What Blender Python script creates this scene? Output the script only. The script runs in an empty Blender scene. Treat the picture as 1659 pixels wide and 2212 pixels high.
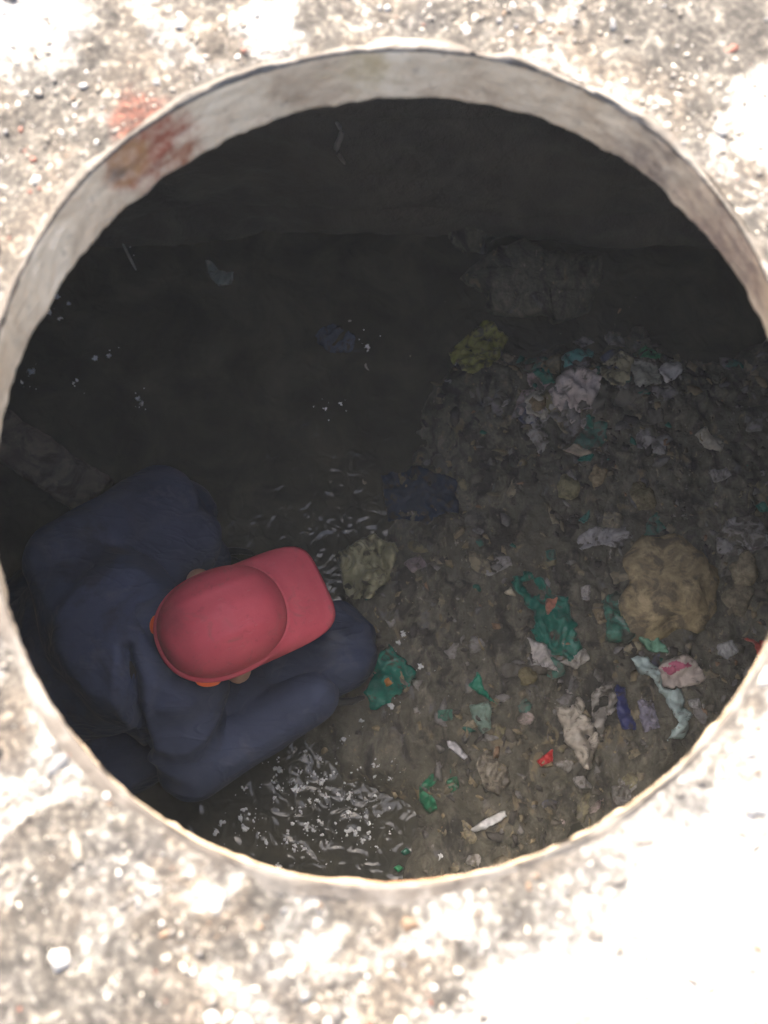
import bpy, bmesh, math, random
import numpy as np
from mathutils import Vector, Matrix, noise

random.seed(7)
rng = np.random.default_rng(7)
SC = bpy.context.scene
COL = SC.collection
R = math.radians

# ------------------------------------------------------------------ camera
F, TILT, U0, V0 = 2300.0, R(14.0), 829.5, 1106.0      # focal length in units of a 1659 x 2212 frame
CAM = Vector((0.0, -0.30, 1.01))
cam_d = bpy.data.cameras.new('camera')
cam = bpy.data.objects.new('camera', cam_d)
COL.objects.link(cam)
cam.location = CAM
cam.rotation_euler = (TILT, 0, 0)
cam_d.sensor_fit = 'VERTICAL'
cam_d.sensor_height = 36.0
cam_d.sensor_width = 27.0
cam_d.lens = 36.0 * F / 2212.0
cam_d.clip_start = 0.01
cam_d.clip_end = 500.0
cam_d.dof.use_dof = True
cam_d.dof.focus_distance = 2.2
cam_d.dof.aperture_fstop = 3.3
SC.camera = cam

# ------------------------------------------------------------------ sky, sun, exposure
SUN_EL, SUN_AZ = R(50), R(-18)                       # azimuth from +Y, negative towards -X
w = bpy.data.worlds.new('World')
SC.world = w
w.use_nodes = True
nt = w.node_tree
bg = nt.nodes['Background']
sky = nt.nodes.new('ShaderNodeTexSky')
sky.sky_type = 'NISHITA'
sky.sun_disc = False
sky.sun_elevation = SUN_EL
sky.sun_rotation = SUN_AZ
sky.air_density = 0.8
sky.dust_density = 8.0
sky.ozone_density = 0.3
nt.links.new(sky.outputs[0], bg.inputs[0])
bg.inputs[1].default_value = 0.15
sun_d = bpy.data.lights.new('sun', 'SUN')
sun_d.energy = 2.6
sun_d.angle = R(0.55)
sun_d.color = (1.0, 0.95, 0.87)
sun = bpy.data.objects.new('sun', sun_d)
COL.objects.link(sun)
to_sun = Vector((math.sin(SUN_AZ) * math.cos(SUN_EL), math.cos(SUN_AZ) * math.cos(SUN_EL), math.sin(SUN_EL)))
sun.rotation_euler = to_sun.to_track_quat('Z', 'Y').to_euler()
sun.location = to_sun * 10
SC.view_settings.view_transform = 'Standard'
SC.view_settings.look = 'None'
SC.view_settings.gamma = 1.0
SC.view_settings.use_curve_mapping = False
SC.view_settings.exposure = 2.8
SC.render.engine = 'CYCLES'
SC.cycles.max_bounces = 10
SC.cycles.diffuse_bounces = 8
SC.cycles.use_denoising = True
SC.cycles.sample_clamp_indirect = 4.0


# ------------------------------------------------------------------ helpers
def P(u, v, z):
    """world point at height z that lies on the line of sight of frame position (u, v)"""
    a, b = (u - U0) / F, (V0 - v) / F
    d = Vector((a, math.sin(TILT) + b * math.cos(TILT), -math.cos(TILT) + b * math.sin(TILT)))
    return CAM + d * ((z - CAM.z) / d.z)


def tag(o, label=None, cat=None, group=None, kind=None):
    if label: o['label'] = label
    if cat: o['category'] = cat
    if group: o['group'] = group
    if kind: o['kind'] = kind
    return o


def empty(name, loc=(0, 0, 0)):
    o = bpy.data.objects.new(name, None)
    o.empty_display_size = 0.05
    o.location = loc
    COL.objects.link(o)
    return o


def link_mesh(name, me, mats, parent=None, loc=None, smooth=True):
    o = bpy.data.objects.new(name, me)
    COL.objects.link(o)
    for m in (mats if isinstance(mats, (list, tuple)) else [mats]):
        if m is not None: me.materials.append(m)
    if smooth and len(me.polygons):
        me.polygons.foreach_set('use_smooth', [True] * len(me.polygons))
    if loc is not None: o.location = loc
    if parent is not None:
        o.parent = parent
    return o


def mesh_obj(name, verts, faces, mats, parent=None, loc=None, smooth=True, recentre=False):
    """one mesh object; verts are world coordinates when recentre is set (origin goes to the base centre)"""
    verts = [Vector(v) for v in verts]
    if recentre:
        c = sum(verts, Vector()) / len(verts)
        c.z = min(v.z for v in verts)
        verts = [v - c for v in verts]
        loc = c
        if parent is not None: loc = c - parent.location
    me = bpy.data.meshes.new(name)
    me.from_pydata([tuple(v) for v in verts], [], faces)
    me.update()
    return link_mesh(name, me, mats, parent, loc, smooth)


def fbm(x, y, z=0.0, s=1.0, o=4):
    return noise.fractal(Vector((x * s, y * s, z * s)), 0.9, 2.1, o, noise_basis='PERLIN_ORIGINAL')


def ss(a, b, x):
    t = max(0.0, min(1.0, (x - a) / (b - a)))
    return t * t * (3 - 2 * t)


# ------------------------------------------------------------------ materials
class NT:
    def __init__(s, name):
        s.m = bpy.data.materials.new(name)
        s.m.use_nodes = True
        s.t = s.m.node_tree
        s.b = s.t.nodes['Principled BSDF']
        s.tc = s.t.nodes.new('ShaderNodeTexCoord')
        s.co = s.tc.outputs['Object']

    def n(s, typ, **kw):
        nd = s.t.nodes.new('ShaderNode' + typ)
        for k, v in kw.items(): setattr(nd, k, v)
        return nd

    def l(s, a, b): s.t.links.new(a, b)

    def noise(s, scale, detail=5, rough=0.6, dist=0.0, co=None):
        nd = s.n('TexNoise')
        nd.inputs['Scale'].default_value = scale
        nd.inputs['Detail'].default_value = detail
        nd.inputs['Roughness'].default_value = rough
        nd.inputs['Distortion'].default_value = dist
        s.l(co or s.co, nd.inputs['Vector'])
        return nd.outputs['Fac']

    def ramp(s, fac, stops):
        nd = s.n('ValToRGB')
        el = nd.color_ramp.elements
        while len(el) < len(stops): el.new(0.5)
        for e, (p, c) in zip(el, stops):
            e.position = p
            e.color = (c[0], c[1], c[2], 1) if isinstance(c, (tuple, list)) else (c, c, c, 1)
        s.l(fac, nd.inputs[0])
        return nd.outputs[0]

    def mix(s, fac, a, b, mode='MIX'):
        nd = s.n('MixRGB', blend_type=mode)
        for i, x in enumerate((fac, a, b)):
            if isinstance(x, (int, float)): nd.inputs[i].default_value = x
            elif isinstance(x, (tuple, list)): nd.inputs[i].default_value = (x[0], x[1], x[2], 1)
            else: s.l(x, nd.inputs[i])
        return nd.outputs[0]

    def bump(s, h, strength=0.4, dist=0.01):
        nd = s.n('Bump')
        nd.inputs['Strength'].default_value = strength
        nd.inputs['Distance'].default_value = dist
        s.l(h, nd.inputs['Height'])
        s.l(nd.outputs[0], s.b.inputs['Normal'])

    def blob(s, c, r0, r1, wob=0.0, scale=30):
        """a spot for stains and painted light: 1 inside radius r0 of the place c, 0 outside r1"""
        vm = s.n('VectorMath', operation='DISTANCE')
        s.l(s.co, vm.inputs[0])
        vm.inputs[1].default_value = c
        d = vm.outputs['Value']
        if wob:
            ad = s.n('Math', operation='MULTIPLY_ADD')
            s.l(s.noise(scale, 4), ad.inputs[0])
            ad.inputs[1].default_value = wob * 2
            ad.inputs[2].default_value = -wob
            ad2 = s.n('Math', operation='ADD')
            s.l(d, ad2.inputs[0]); s.l(ad.outputs[0], ad2.inputs[1])
            d = ad2.outputs[0]
        mr = s.n('MapRange', interpolation_type='SMOOTHSTEP')
        s.l(d, mr.inputs[0])
        mr.inputs[1].default_value = r0
        mr.inputs[2].default_value = r1
        mr.inputs[3].default_value = 1.0
        mr.inputs[4].default_value = 0.0
        return mr.outputs[0]

    def fin(s, col, rough=0.7, spec=0.5):
        if isinstance(col, (tuple, list)): s.b.inputs['Base Color'].default_value = (*col, 1)
        else: s.l(col, s.b.inputs['Base Color'])
        if isinstance(rough, (int, float)): s.b.inputs['Roughness'].default_value = rough
        else: s.l(rough, s.b.inputs['Roughness'])
        s.b.inputs['Specular IOR Level'].default_value = spec
        return s.m


def mat_ground():
    t = NT('weathered_concrete')
    a = t.noise(26, 8, 0.65, 0.4)
    c = t.ramp(a, [(0.30, (0.017, 0.0152, 0.0125)), (0.47, (0.034, 0.030, 0.0248)), (0.58, (0.050, 0.045, 0.0375)), (0.72, (0.088, 0.080, 0.069))])
    tan = t.ramp(t.noise(7, 5, 0.6, 0.6), [(0.45, 0.0), (0.62, 0.55)])
    c = t.mix(tan, c, (0.078, 0.062, 0.046))
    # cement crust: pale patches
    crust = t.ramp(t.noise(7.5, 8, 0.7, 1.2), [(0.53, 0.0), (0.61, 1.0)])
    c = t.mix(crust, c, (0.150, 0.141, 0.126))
    dk = t.ramp(t.noise(8, 7, 0.68, 1.4), [(0.53, 0.0), (0.64, 0.7)])
    c = t.mix(dk, c, (0.036, 0.033, 0.03))
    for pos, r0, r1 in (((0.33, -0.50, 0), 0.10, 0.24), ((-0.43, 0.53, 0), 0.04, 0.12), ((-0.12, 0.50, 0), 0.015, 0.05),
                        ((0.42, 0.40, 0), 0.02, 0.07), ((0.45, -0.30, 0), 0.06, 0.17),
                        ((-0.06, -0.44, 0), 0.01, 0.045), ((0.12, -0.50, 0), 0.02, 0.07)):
        c = t.mix(t.blob(pos, r0, r1, 0.07, 16), c, (0.20, 0.192, 0.178))  # fixed pale patches paint the sunlit, blown-out areas into the colour
    rust = t.blob(tuple(P(300, 248, 0)), 0.014, 0.044, 0.04, 40)
    c = t.mix(t.mix(1.0, rust, t.ramp(t.noise(50, 5, 0.7), [(0.35, 0.5), (0.5, 1.0)]), 'MULTIPLY'), c, (0.050, 0.0175, 0.0105))
    spk = t.ramp(t.noise(120, 3, 0.7), [(0.32, 0.45), (0.5, 1.0), (0.58, 1.6), (0.66, 3.0)])
    c = t.mix(1.0, c, spk, 'MULTIPLY')
    t.bump(t.noise(140, 6, 0.7), 0.6, 0.006)
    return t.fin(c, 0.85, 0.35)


def mat_pebble():
    t = NT('aggregate_stone')
    oi = t.n('ObjectInfo')
    r = oi.outputs['Random']
    geo = t.n('NewGeometry')
    ad = t.n('Math', operation='ADD')
    t.l(r, ad.inputs[0]); t.l(geo.outputs['Random Per Island'], ad.inputs[1])
    fr = t.n('Math', operation='FRACT')
    t.l(ad.outputs[0], fr.inputs[0])
    nd = t.n('ValToRGB')
    nd.color_ramp.interpolation = 'CONSTANT'
    st = [(0.0, (0.10, 0.088, 0.073)), (0.2, (0.065, 0.058, 0.05)), (0.36, (0.125, 0.108, 0.084)), (0.5, (0.10, 0.098, 0.096)), (0.58, (0.20, 0.18, 0.148)),
          (0.70, (0.30, 0.285, 0.26)), (0.84, (0.105, 0.066, 0.038)), (0.90, (0.36, 0.33, 0.27)), (0.97, (0.11, 0.036, 0.02))]
    el = nd.color_ramp.elements
    while len(el) < len(st): el.new(0.5)
    for e, (p, c) in zip(el, st): e.position = p; e.color = (*c, 1)
    t.l(fr.outputs[0], nd.inputs[0])
    c = t.mix(0.6, nd.outputs[0], t.ramp(t.noise(300, 4), [(0.3, 0.5), (0.7, 1.3)]), 'MULTIPLY')
    t.bump(t.noise(400, 4), 0.3, 0.002)
    return t.fin(c, 0.55, 0.5)


def mat_collar():
    t = NT('collar_mortar')
    mp = t.n('Mapping'); t.l(t.co, mp.inputs[0]); mp.inputs['Scale'].default_value = (1, 1, 1)
    c = t.ramp(t.noise(11, 8, 0.66, 0.5, mp.outputs[0]), [(0.30, (0.28, 0.20, 0.125)), (0.45, (0.44, 0.335, 0.22)), (0.6, (0.54, 0.43, 0.295)), (0.75, (0.64, 0.54, 0.40))])
    c = t.mix(t.ramp(t.noise(70, 5, 0.7), [(0.3, 0.45), (0.42, 0.0)]), c, (0.10, 0.085, 0.07))
    off = Vector((0.0, 0.0414, -0.08))
    for (u, v, z), r0, r1, wb, sc, cc in (
            ((1430, 330, -0.045), 0.02, 0.07, 0.05, 30, (0.13, 0.092, 0.07)), ((1590, 530, -0.04), 0.03, 0.10, 0.05, 25, (0.15, 0.10, 0.078)),
            ((790, 150, -0.03), 0.01, 0.04, 0.04, 30, (0.36, 0.27, 0.14)), ((318, 312, -0.03), 0.075, 0.055, 0.03, 45, (0.20, 0.045, 0.02)),
            ((275, 335, -0.03), 0.012, 0.03, 0.03, 45, (0.26, 0.14, 0.05)), ((395, 340, -0.07), 0.008, 0.03, 0.02, 45, (0.2, 0.07, 0.03)),
            ((870, 1905, -0.02), 0.03, 0.10, 0.05, 25, (0.34, 0.15, 0.06)), ((245, 370, -0.03), 0.005, 0.014, 0.01, 60, (0.1, 0.085, 0.07))):
        f_ = t.n('Math', operation='MULTIPLY')
        t.l(t.blob(tuple(P(u, v, z) - off), r0 * 0.4, r1 * 1.25, wb * 1.3, sc), f_.inputs[0]); t.l(t.ramp(t.noise(55, 6, 0.7), [(0.3, 0.25), (0.6, 0.95)]), f_.inputs[1])
        c = t.mix(f_.outputs[0], c, cc)
    t.bump(t.noise(90, 6, 0.65), 0.45, 0.006)
    return t.fin(c, 0.8, 0.3)


def mat_wall():
    t = NT('slimy_render')
    c = t.ramp(t.noise(4.5, 7, 0.6, 0.7), [(0.3, (0.07, 0.072, 0.07)), (0.5, (0.11, 0.11, 0.102)), (0.7, (0.165, 0.158, 0.142))])
    c = t.mix(t.ramp(t.noise(1.6, 4), [(0.45, 0.0), (0.7, 0.6)]), c, (0.15, 0.135, 0.11))
    t.bump(t.noise(30, 7, 0.65), 0.5, 0.03)
    return t.fin(c, 0.75, 0.3)


def mat_sludge():
    t = NT('wet_sludge')
    mp = t.n('Mapping'); t.l(t.co, mp.inputs[0]); mp.inputs['Scale'].default_value = (1, 0.55, 1)
    c = t.ramp(t.noise(34, 8, 0.68, 0.5, mp.outputs[0]), [(0.30, (0.055, 0.053, 0.043)), (0.46, (0.135, 0.128, 0.102)), (0.58, (0.21, 0.197, 0.158)), (0.72, (0.34, 0.315, 0.25))])
    big = t.ramp(t.noise(5, 5, 0.6, 0.5), [(0.42, 0.0), (0.62, 0.75)])
    c = t.mix(big, c, (0.135, 0.128, 0.098))
    bits = t.ramp(t.noise(75, 3, 0.6, 0.3, mp.outputs[0]), [(0.63, 0.0), (0.70, 1.0)])
    c = t.mix(bits, c, t.ramp(t.noise(17, 3), [(0.42, (0.20, 0.185, 0.17)), (0.52, (0.30, 0.25, 0.15)), (0.64, (0.42, 0.39, 0.36))]))
    mp2 = t.n('Mapping'); t.l(t.co, mp2.inputs[0]); mp2.inputs['Scale'].default_value = (1, 0.6, 1); mp2.inputs['Location'].default_value = (3, 1, 0)
    c = t.mix(t.ramp(t.noise(13, 6, 0.62, 0.9, mp2.outputs[0]), [(0.52, 0.0), (0.62, 0.8)]), c, (0.052, 0.050, 0.046))
    mp3 = t.n('Mapping'); t.l(t.co, mp3.inputs[0]); mp3.inputs['Scale'].default_value = (1, 0.5, 1); mp3.inputs['Location'].default_value = (7, 4, 0)
    c = t.mix(t.ramp(t.noise(22, 5, 0.6, 0.8, mp3.outputs[0]), [(0.58, 0.0), (0.66, 0.85)]), c, t.ramp(t.noise(6, 3), [(0.42, (0.20, 0.195, 0.20)), (0.55, (0.27, 0.225, 0.145))]))
    rough = t.ramp(t.noise(20, 5), [(0.35, 0.45), (0.6, 0.8)])
    t.bump(t.noise(90, 7, 0.7), 0.7, 0.012)
    return t.fin(c, rough, 0.35)


def mat_water():
    t = NT('turbid_water')
    c = t.ramp(t.noise(6, 5, 0.6, 0.5), [(0.33, (0.046, 0.047, 0.040)), (0.5, (0.062, 0.061, 0.049)), (0.67, (0.085, 0.081, 0.062))])
    t.b.inputs['IOR'].default_value = 1.33
    t.bump(t.noise(23, 1.6, 0.42, 0.9), 0.42, 0.02)
    return t.fin(c, 0.05, 0.5)


def mat_cloth(name, lo, hi, sc=9, rough=0.8, bump=0.35, weave=900):
    t = NT(name)
    c = t.ramp(t.noise(sc, 6, 0.6, 0.4), [(0.3, lo), (0.7, hi)])
    c = t.mix(t.ramp(t.noise(6.5, 6, 0.65, 0.8), [(0.56, 0.0), (0.70, 0.5)]), c, tuple(0.07 + 0.7 * x for x in hi))
    wet = t.ramp(t.noise(4.2, 5, 0.6, 0.6), [(0.50, 0.0), (0.60, 0.75)])
    c = t.mix(wet, c, tuple(0.45 * x for x in lo))
    mp = t.n('Mapping'); t.l(t.co, mp.inputs[0]); mp.inputs['Rotation'].default_value = (0.3, 0.2, 0.5); mp.inputs['Scale'].default_value = (1, 3.2, 1.6)
    crease = t.ramp(t.noise(8, 1.5, 0.4, 0.9, mp.outputs[0]), [(0.42, 0.0), (0.50, 1.0), (0.62, 0.0)])
    h = t.mix(0.45, t.noise(14, 2, 0.45, 0.8), crease)
    t.bump(h, bump * 0.6, 0.022)
    return t.fin(c, t.mix(wet, (rough,) * 3, (rough * 0.55,) * 3), 0.35)


def mat_plain(name, col, var=0.25, sc=60, rough=0.5, spec=0.5, bump=0.2, dirt=0.0, dirt_col=(0.08, 0.07, 0.055), trans=0.0):
    t = NT(name)
    lo = tuple(x * (1 - var) for x in col); hi = tuple(min(0.95, x * (1 + var)) for x in col)
    c = t.ramp(t.noise(sc, 5, 0.6, 0.4), [(0.32, lo), (0.68, hi)])
    if dirt: c = t.mix(t.ramp(t.noise(sc * 0.8, 6, 0.68, 0.6), [(0.62 - 0.35 * dirt, 0.0), (0.72 - 0.3 * dirt, 0.9)]), c, dirt_col)
    if bump: t.bump(t.noise(sc * 2.2, 5), bump, 0.006)
    return t.fin(c, rough, spec)


M = dict(
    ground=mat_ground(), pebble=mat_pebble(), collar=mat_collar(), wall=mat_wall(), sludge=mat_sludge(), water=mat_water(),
    jacket=mat_cloth('navy_twill', (0.033, 0.046, 0.092), (0.056, 0.073, 0.138), 8),
    trousers=mat_cloth('dark_navy_waxed_cloth', (0.027, 0.040, 0.088), (0.046, 0.064, 0.130), 10, 0.6),
    skin=mat_plain('skin', (0.42, 0.24, 0.17), 0.12, 30, 0.55, 0.4, 0.1),
    glove=mat_plain('black_rubber', (0.022, 0.023, 0.025), 0.3, 30, 0.4, 0.5, 0.2),
    hair=mat_plain('black_hair', (0.012, 0.011, 0.010), 0.3, 120, 0.6, 0.4, 0.5),
    lip=mat_plain('worn_steel', (0.105, 0.095, 0.082), 0.5, 22, 0.75, 0.3, 0.7, 0.6, (0.055, 0.046, 0.037)),
    orange=mat_plain('orange_plastic', (0.80, 0.14, 0.04), 0.1, 40, 0.45, 0.5, 0.05),
    clay=mat_plain('rotten_timber', (0.20, 0.165, 0.135), 0.35, 14, 0.8, 0.2, 0.6, 0.4),
    glints=mat_plain('painted_glint', (0.85, 0.87, 0.88), 0.05, 200, 0.35, 0.5, 0.1),  # plain white that paints the glints on the water
)


def mat_helmet():
    t = NT('faded_red_plastic')
    c = t.ramp(t.noise(11, 6, 0.6), [(0.3, (0.50, 0.066, 0.098)), (0.7, (0.59, 0.094, 0.128))])
    c = t.mix(t.ramp(t.noise(40, 6, 0.7, 0.4), [(0.30, 0.45), (0.42, 0.0)]), c, (0.26, 0.045, 0.055))
    mp = t.n('Mapping'); t.l(t.co, mp.inputs[0]); mp.inputs['Scale'].default_value = (1, 6, 3); mp.inputs['Rotation'].default_value = (0, 0, 0.6)
    c = t.mix(t.ramp(t.noise(30, 5, 0.7, 0.3, mp.outputs[0]), [(0.62, 0.0), (0.70, 0.35)]), c, (0.50, 0.20, 0.21))
    f_ = t.n('Math', operation='MULTIPLY'); t.l(t.blob((-0.092, 0.03, 0.06), 0.0, 0.045, 0.03, 45), f_.inputs[0]); f_.inputs[1].default_value = 0.45
    c = t.mix(f_.outputs[0], c, (0.20, 0.045, 0.055))
    c = t.mix(t.ramp(t.noise(19, 7, 0.72, 1.0), [(0.56, 0.0), (0.70, 0.45)]), c, (0.24, 0.095, 0.085))
    t.bump(t.noise(120, 5), 0.12, 0.003)
    return t.fin(c, t.ramp(t.noise(25, 5), [(0.35, 0.5), (0.65, 0.75)]), 0.3)


M['helmet'] = mat_helmet()

# ------------------------------------------------------------------ manhole outline (a nearly round hole)
HC = Vector((0.0, 0.0414))
RIM = [0.4258, 0.0101, 0.0027, -0.0119, 0.0022, 0.0006, 0.0031, -0.0024, -0.002]
LOW = [0.4329, 0.0146, -0.0064, -0.0033, 0.0065, -0.0002, -0.0012, -0.0003, -0.0012]
COLLAR_D = 0.08


def rad(co, a):
    r = co[0]
    for k in range(1, 5): r += co[2 * k - 1] * math.cos(k * a) + co[2 * k] * math.sin(k * a)
    return r


def rim_xy(a, dr=0.0, co=RIM):
    r = rad(co, a) + dr
    return HC.x + r * math.cos(a), HC.y + r * math.sin(a)


# ------------------------------------------------------------------ ground
def ground_h(x, y):
    d = math.hypot(x - HC.x, y - HC.y) - 0.43
    h = 0.010 * fbm(x, y, 3.1, 6, 4) + 0.0035 * fbm(x, y, 1.7, 38, 4) + 0.0035 * noise.turbulence(Vector((x * 70, y * 70, 5)), 3, True)
    return -0.004 + h * ss(-0.01, 0.05, d)


def build_ground():
    NA = 720
    drs = [0.006 + 0.0042 * i for i in range(90)]
    while drs[-1] < 60: drs.append(drs[-1] + max(0.0045, 0.16 * drs[-1] - 0.055))
    V, Fc = [], []
    for j, dr in enumerate(drs):
        blend = ss(0.3, 2.0, dr)
        for i in range(NA):
            a = 2 * math.pi * i / NA
            r = (rad(RIM, a) + dr) * (1 - blend) + (0.43 + dr) * blend
            x, y = HC.x + r * math.cos(a), HC.y + r * math.sin(a)
            z = ground_h(x, y) if dr < 1.0 else -0.004
            V.append((x, y, z))
    for j in range(len(drs) - 1):
        for i in range(NA):
            k = (i + 1) % NA
            Fc.append((j * NA + i, (j + 1) * NA + i, (j + 1) * NA + k, j * NA + k))
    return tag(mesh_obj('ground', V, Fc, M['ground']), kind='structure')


ground = build_ground()


def ico(sub, jit, seed, squash=(1, 1, 1)):
    bm = bmesh.new()
    bmesh.ops.create_icosphere(bm, subdivisions=sub, radius=1.0)
    rr = random.Random(seed)
    o = Vector((rr.uniform(0, 50), rr.uniform(0, 50), rr.uniform(0, 50)))
    for v in bm.verts:
        k = 1 + jit * noise.noise(v.co * 1.1 + o) * 1.6 + jit * 0.5 * noise.noise(v.co * 2.7 + o)
        v.co = Vector((v.co.x * squash[0], v.co.y * squash[1], v.co.z * squash[2])) * k
    vs = np.array([v.co[:] for v in bm.verts]); fs = [tuple(v.index for v in f.verts) for f in bm.faces]
    bm.free()
    return vs, fs


def rot_rand(flat=False):
    q = Matrix.Rotation(random.uniform(0, 6.283), 3, 'Z')
    if not flat: q = q @ Matrix.Rotation(random.uniform(-0.7, 0.7), 3, 'X') @ Matrix.Rotation(random.uniform(-0.7, 0.7), 3, 'Y')
    return np.array(q)


def scatter_mesh(name, items, protos, mats, flat=False, parent=None, slot=None):
    """one joined mesh from (position, scale) items"""
    VV, FF, MI, off = [], [], [], 0
    for i, (p, s) in enumerate(items):
        vs, fs = protos[i % len(protos)]
        v = (vs * s) @ rot_rand(flat).T + np.array(p)
        VV.append(v); FF += [tuple(k + off for k in f) for f in fs]; off += len(vs)
        if slot: MI += [slot(i)] * len(fs)
    me = bpy.data.meshes.new(name)
    me.from_pydata(np.concatenate(VV).tolist(), [], FF)
    me.update()
    o = link_mesh(name, me, mats, parent)
    if slot: me.polygons.foreach_set('material_index', MI)
    return o


def rand_ground():
    a = random.uniform(0, 2 * math.pi)
    r = rad(RIM, a) + 0.012 + abs(random.random()) * 0.42
    return HC.x + r * math.cos(a), HC.y + r * math.sin(a), a


peb_protos = [ico(1, 0.6, s, (1, random.uniform(0.65, 0.9), random.uniform(0.45, 0.7))) for s in range(10)]
items = []
for i in range(12000):
    x, y, a = rand_ground()
    if fbm(x, y, 9, 7, 3) < random.uniform(-0.45, 0.35): continue
    s = 0.0014 + 0.0042 * random.random() ** 2.4
    items.append(((x, y, ground_h(x, y) + s * random.uniform(-0.3, 0.2)), s))
grit = scatter_mesh('gravel', items, peb_protos, M['pebble'])
tag(grit, 'fine pale and brown aggregate grit set in the sunlit concrete around the manhole', 'gravel', kind='stuff')

peb_me = []
for s in range(9):
    vs, fs = ico(2, 0.55, 100 + s, (1, random.uniform(0.65, 0.95), random.uniform(0.4, 0.6)))
    me = bpy.data.meshes.new('pebble')
    me.from_pydata(vs.tolist(), [], fs)
    me.polygons.foreach_set('use_smooth', [True] * len(me.polygons))
    me.materials.append(M['pebble'])
    peb_me.append(me)
for i in range(230):
    x, y, a = rand_ground()
    s = random.uniform(0.0055, 0.0125) * (0.8 if random.random() < 0.6 else 1)
    o = bpy.data.objects.new('pebble', peb_me[i % 9])
    COL.objects.link(o)
    o.parent = ground
    o.location = (x, y, ground_h(x, y) + s * random.uniform(-0.3, 0.1))
    o.rotation_euler = (random.uniform(-0.4, 0.4), random.uniform(-0.4, 0.4), random.uniform(0, 6.28))
    o.scale = (s, s, s)

# ------------------------------------------------------------------ manhole frame
frame = empty('manhole_frame', (HC.x, HC.y, -COLLAR_D))
tag(frame, 'round beige mortar collar lining the manhole, rust stained at upper left', 'manhole frame')


def ring_part(name, prof, mat, parent, NA=540):
    """prof(a) -> list of (r, z); revolved round the hole, closed"""
    V, Fc = [], []
    n = None
    for i in range(NA):
        a = 2 * math.pi * i / NA
        pr = prof(a)
        n = len(pr)
        for r, z in pr:
            V.append((HC.x + r * math.cos(a) - parent.location.x, HC.y + r * math.sin(a) - parent.location.y, z - parent.location.z))
    for i in range(NA):
        k = (i + 1) % NA
        for j in range(n - 1):
            Fc.append((i * n + j, k * n + j, k * n + j + 1, i * n + j + 1))
    return mesh_obj(name, V, Fc, mat, parent)


def collar_prof(a):
    rt, rb = rad(RIM, a), rad(LOW, a)
    ca, sa = math.cos(a), math.sin(a)
    jag = 0.0035 * fbm(ca, sa, 2.0, 9, 4) + 0.003 * max(0, fbm(ca, sa, 7.0, 22, 3)) * (1 if 1.2 < a < 2.8 else 0.4)
    out = []
    for k in range(15):
        t = k / 14
        z = -0.006 - (COLLAR_D - 0.006) * t
        r = rt + (rb - rt) * t + 0.0022 * fbm(ca * 3, sa * 3, z * 20, 6, 3) - 0.0005
        if k == 14: r -= 0.001
        out.append((r - jag * t ** 4, z - abs(jag) * 0.6 * t))
    out.append((rb + 0.006, -COLLAR_D - 0.006))
    out.append((rb + 0.05, -COLLAR_D - 0.008))
    return out


ring_part('collar', collar_prof, M['collar'], frame)


def lip_prof(a):
    rt = rad(RIM, a)
    ca, sa = math.cos(a), math.sin(a)
    n1 = 0.0014 * fbm(ca, sa, 1.0, 18, 4)
    bury = 0.001 + 0.005 * fbm(ca, sa, 4.0, 4, 3)
    w_ = max(0.003, 0.005 + 0.007 * fbm(ca, sa, 5.5, 5, 3))
    return [(rt + 0.0005, -0.009), (rt - 0.001 + n1 * 0.6, -0.003), (rt + 0.002 + n1, -0.0008 + n1 * 0.5), (rt + w_ * 0.6, -0.0008 - bury * 0.4 + n1 * 0.5), (rt + w_, -0.001 - bury), (rt + w_ + 0.010, -0.006)]


ring_part('lip', lip_prof, M['lip'], frame)

# ------------------------------------------------------------------ chamber below
WATER_Z, FLOOR_Z, SLAB_Z = -1.72, -2.0, -0.20
CX, CY, AX, AY = 0.0, 0.22, 1.28, 0.96


def cham(a, off=0.0, n=5.0):
    c, s = math.cos(a), math.sin(a)
    r = (abs(c / (AX + off)) ** n + abs(s / (AY + off)) ** n) ** (-1 / n)
    return CX + r * c, CY + r * s


chamber = empty('underground_chamber', (CX, CY, FLOOR_Z))
tag(chamber, 'dark slimy rendered wall and slab of the chamber under the manhole', 'chamber')


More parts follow.
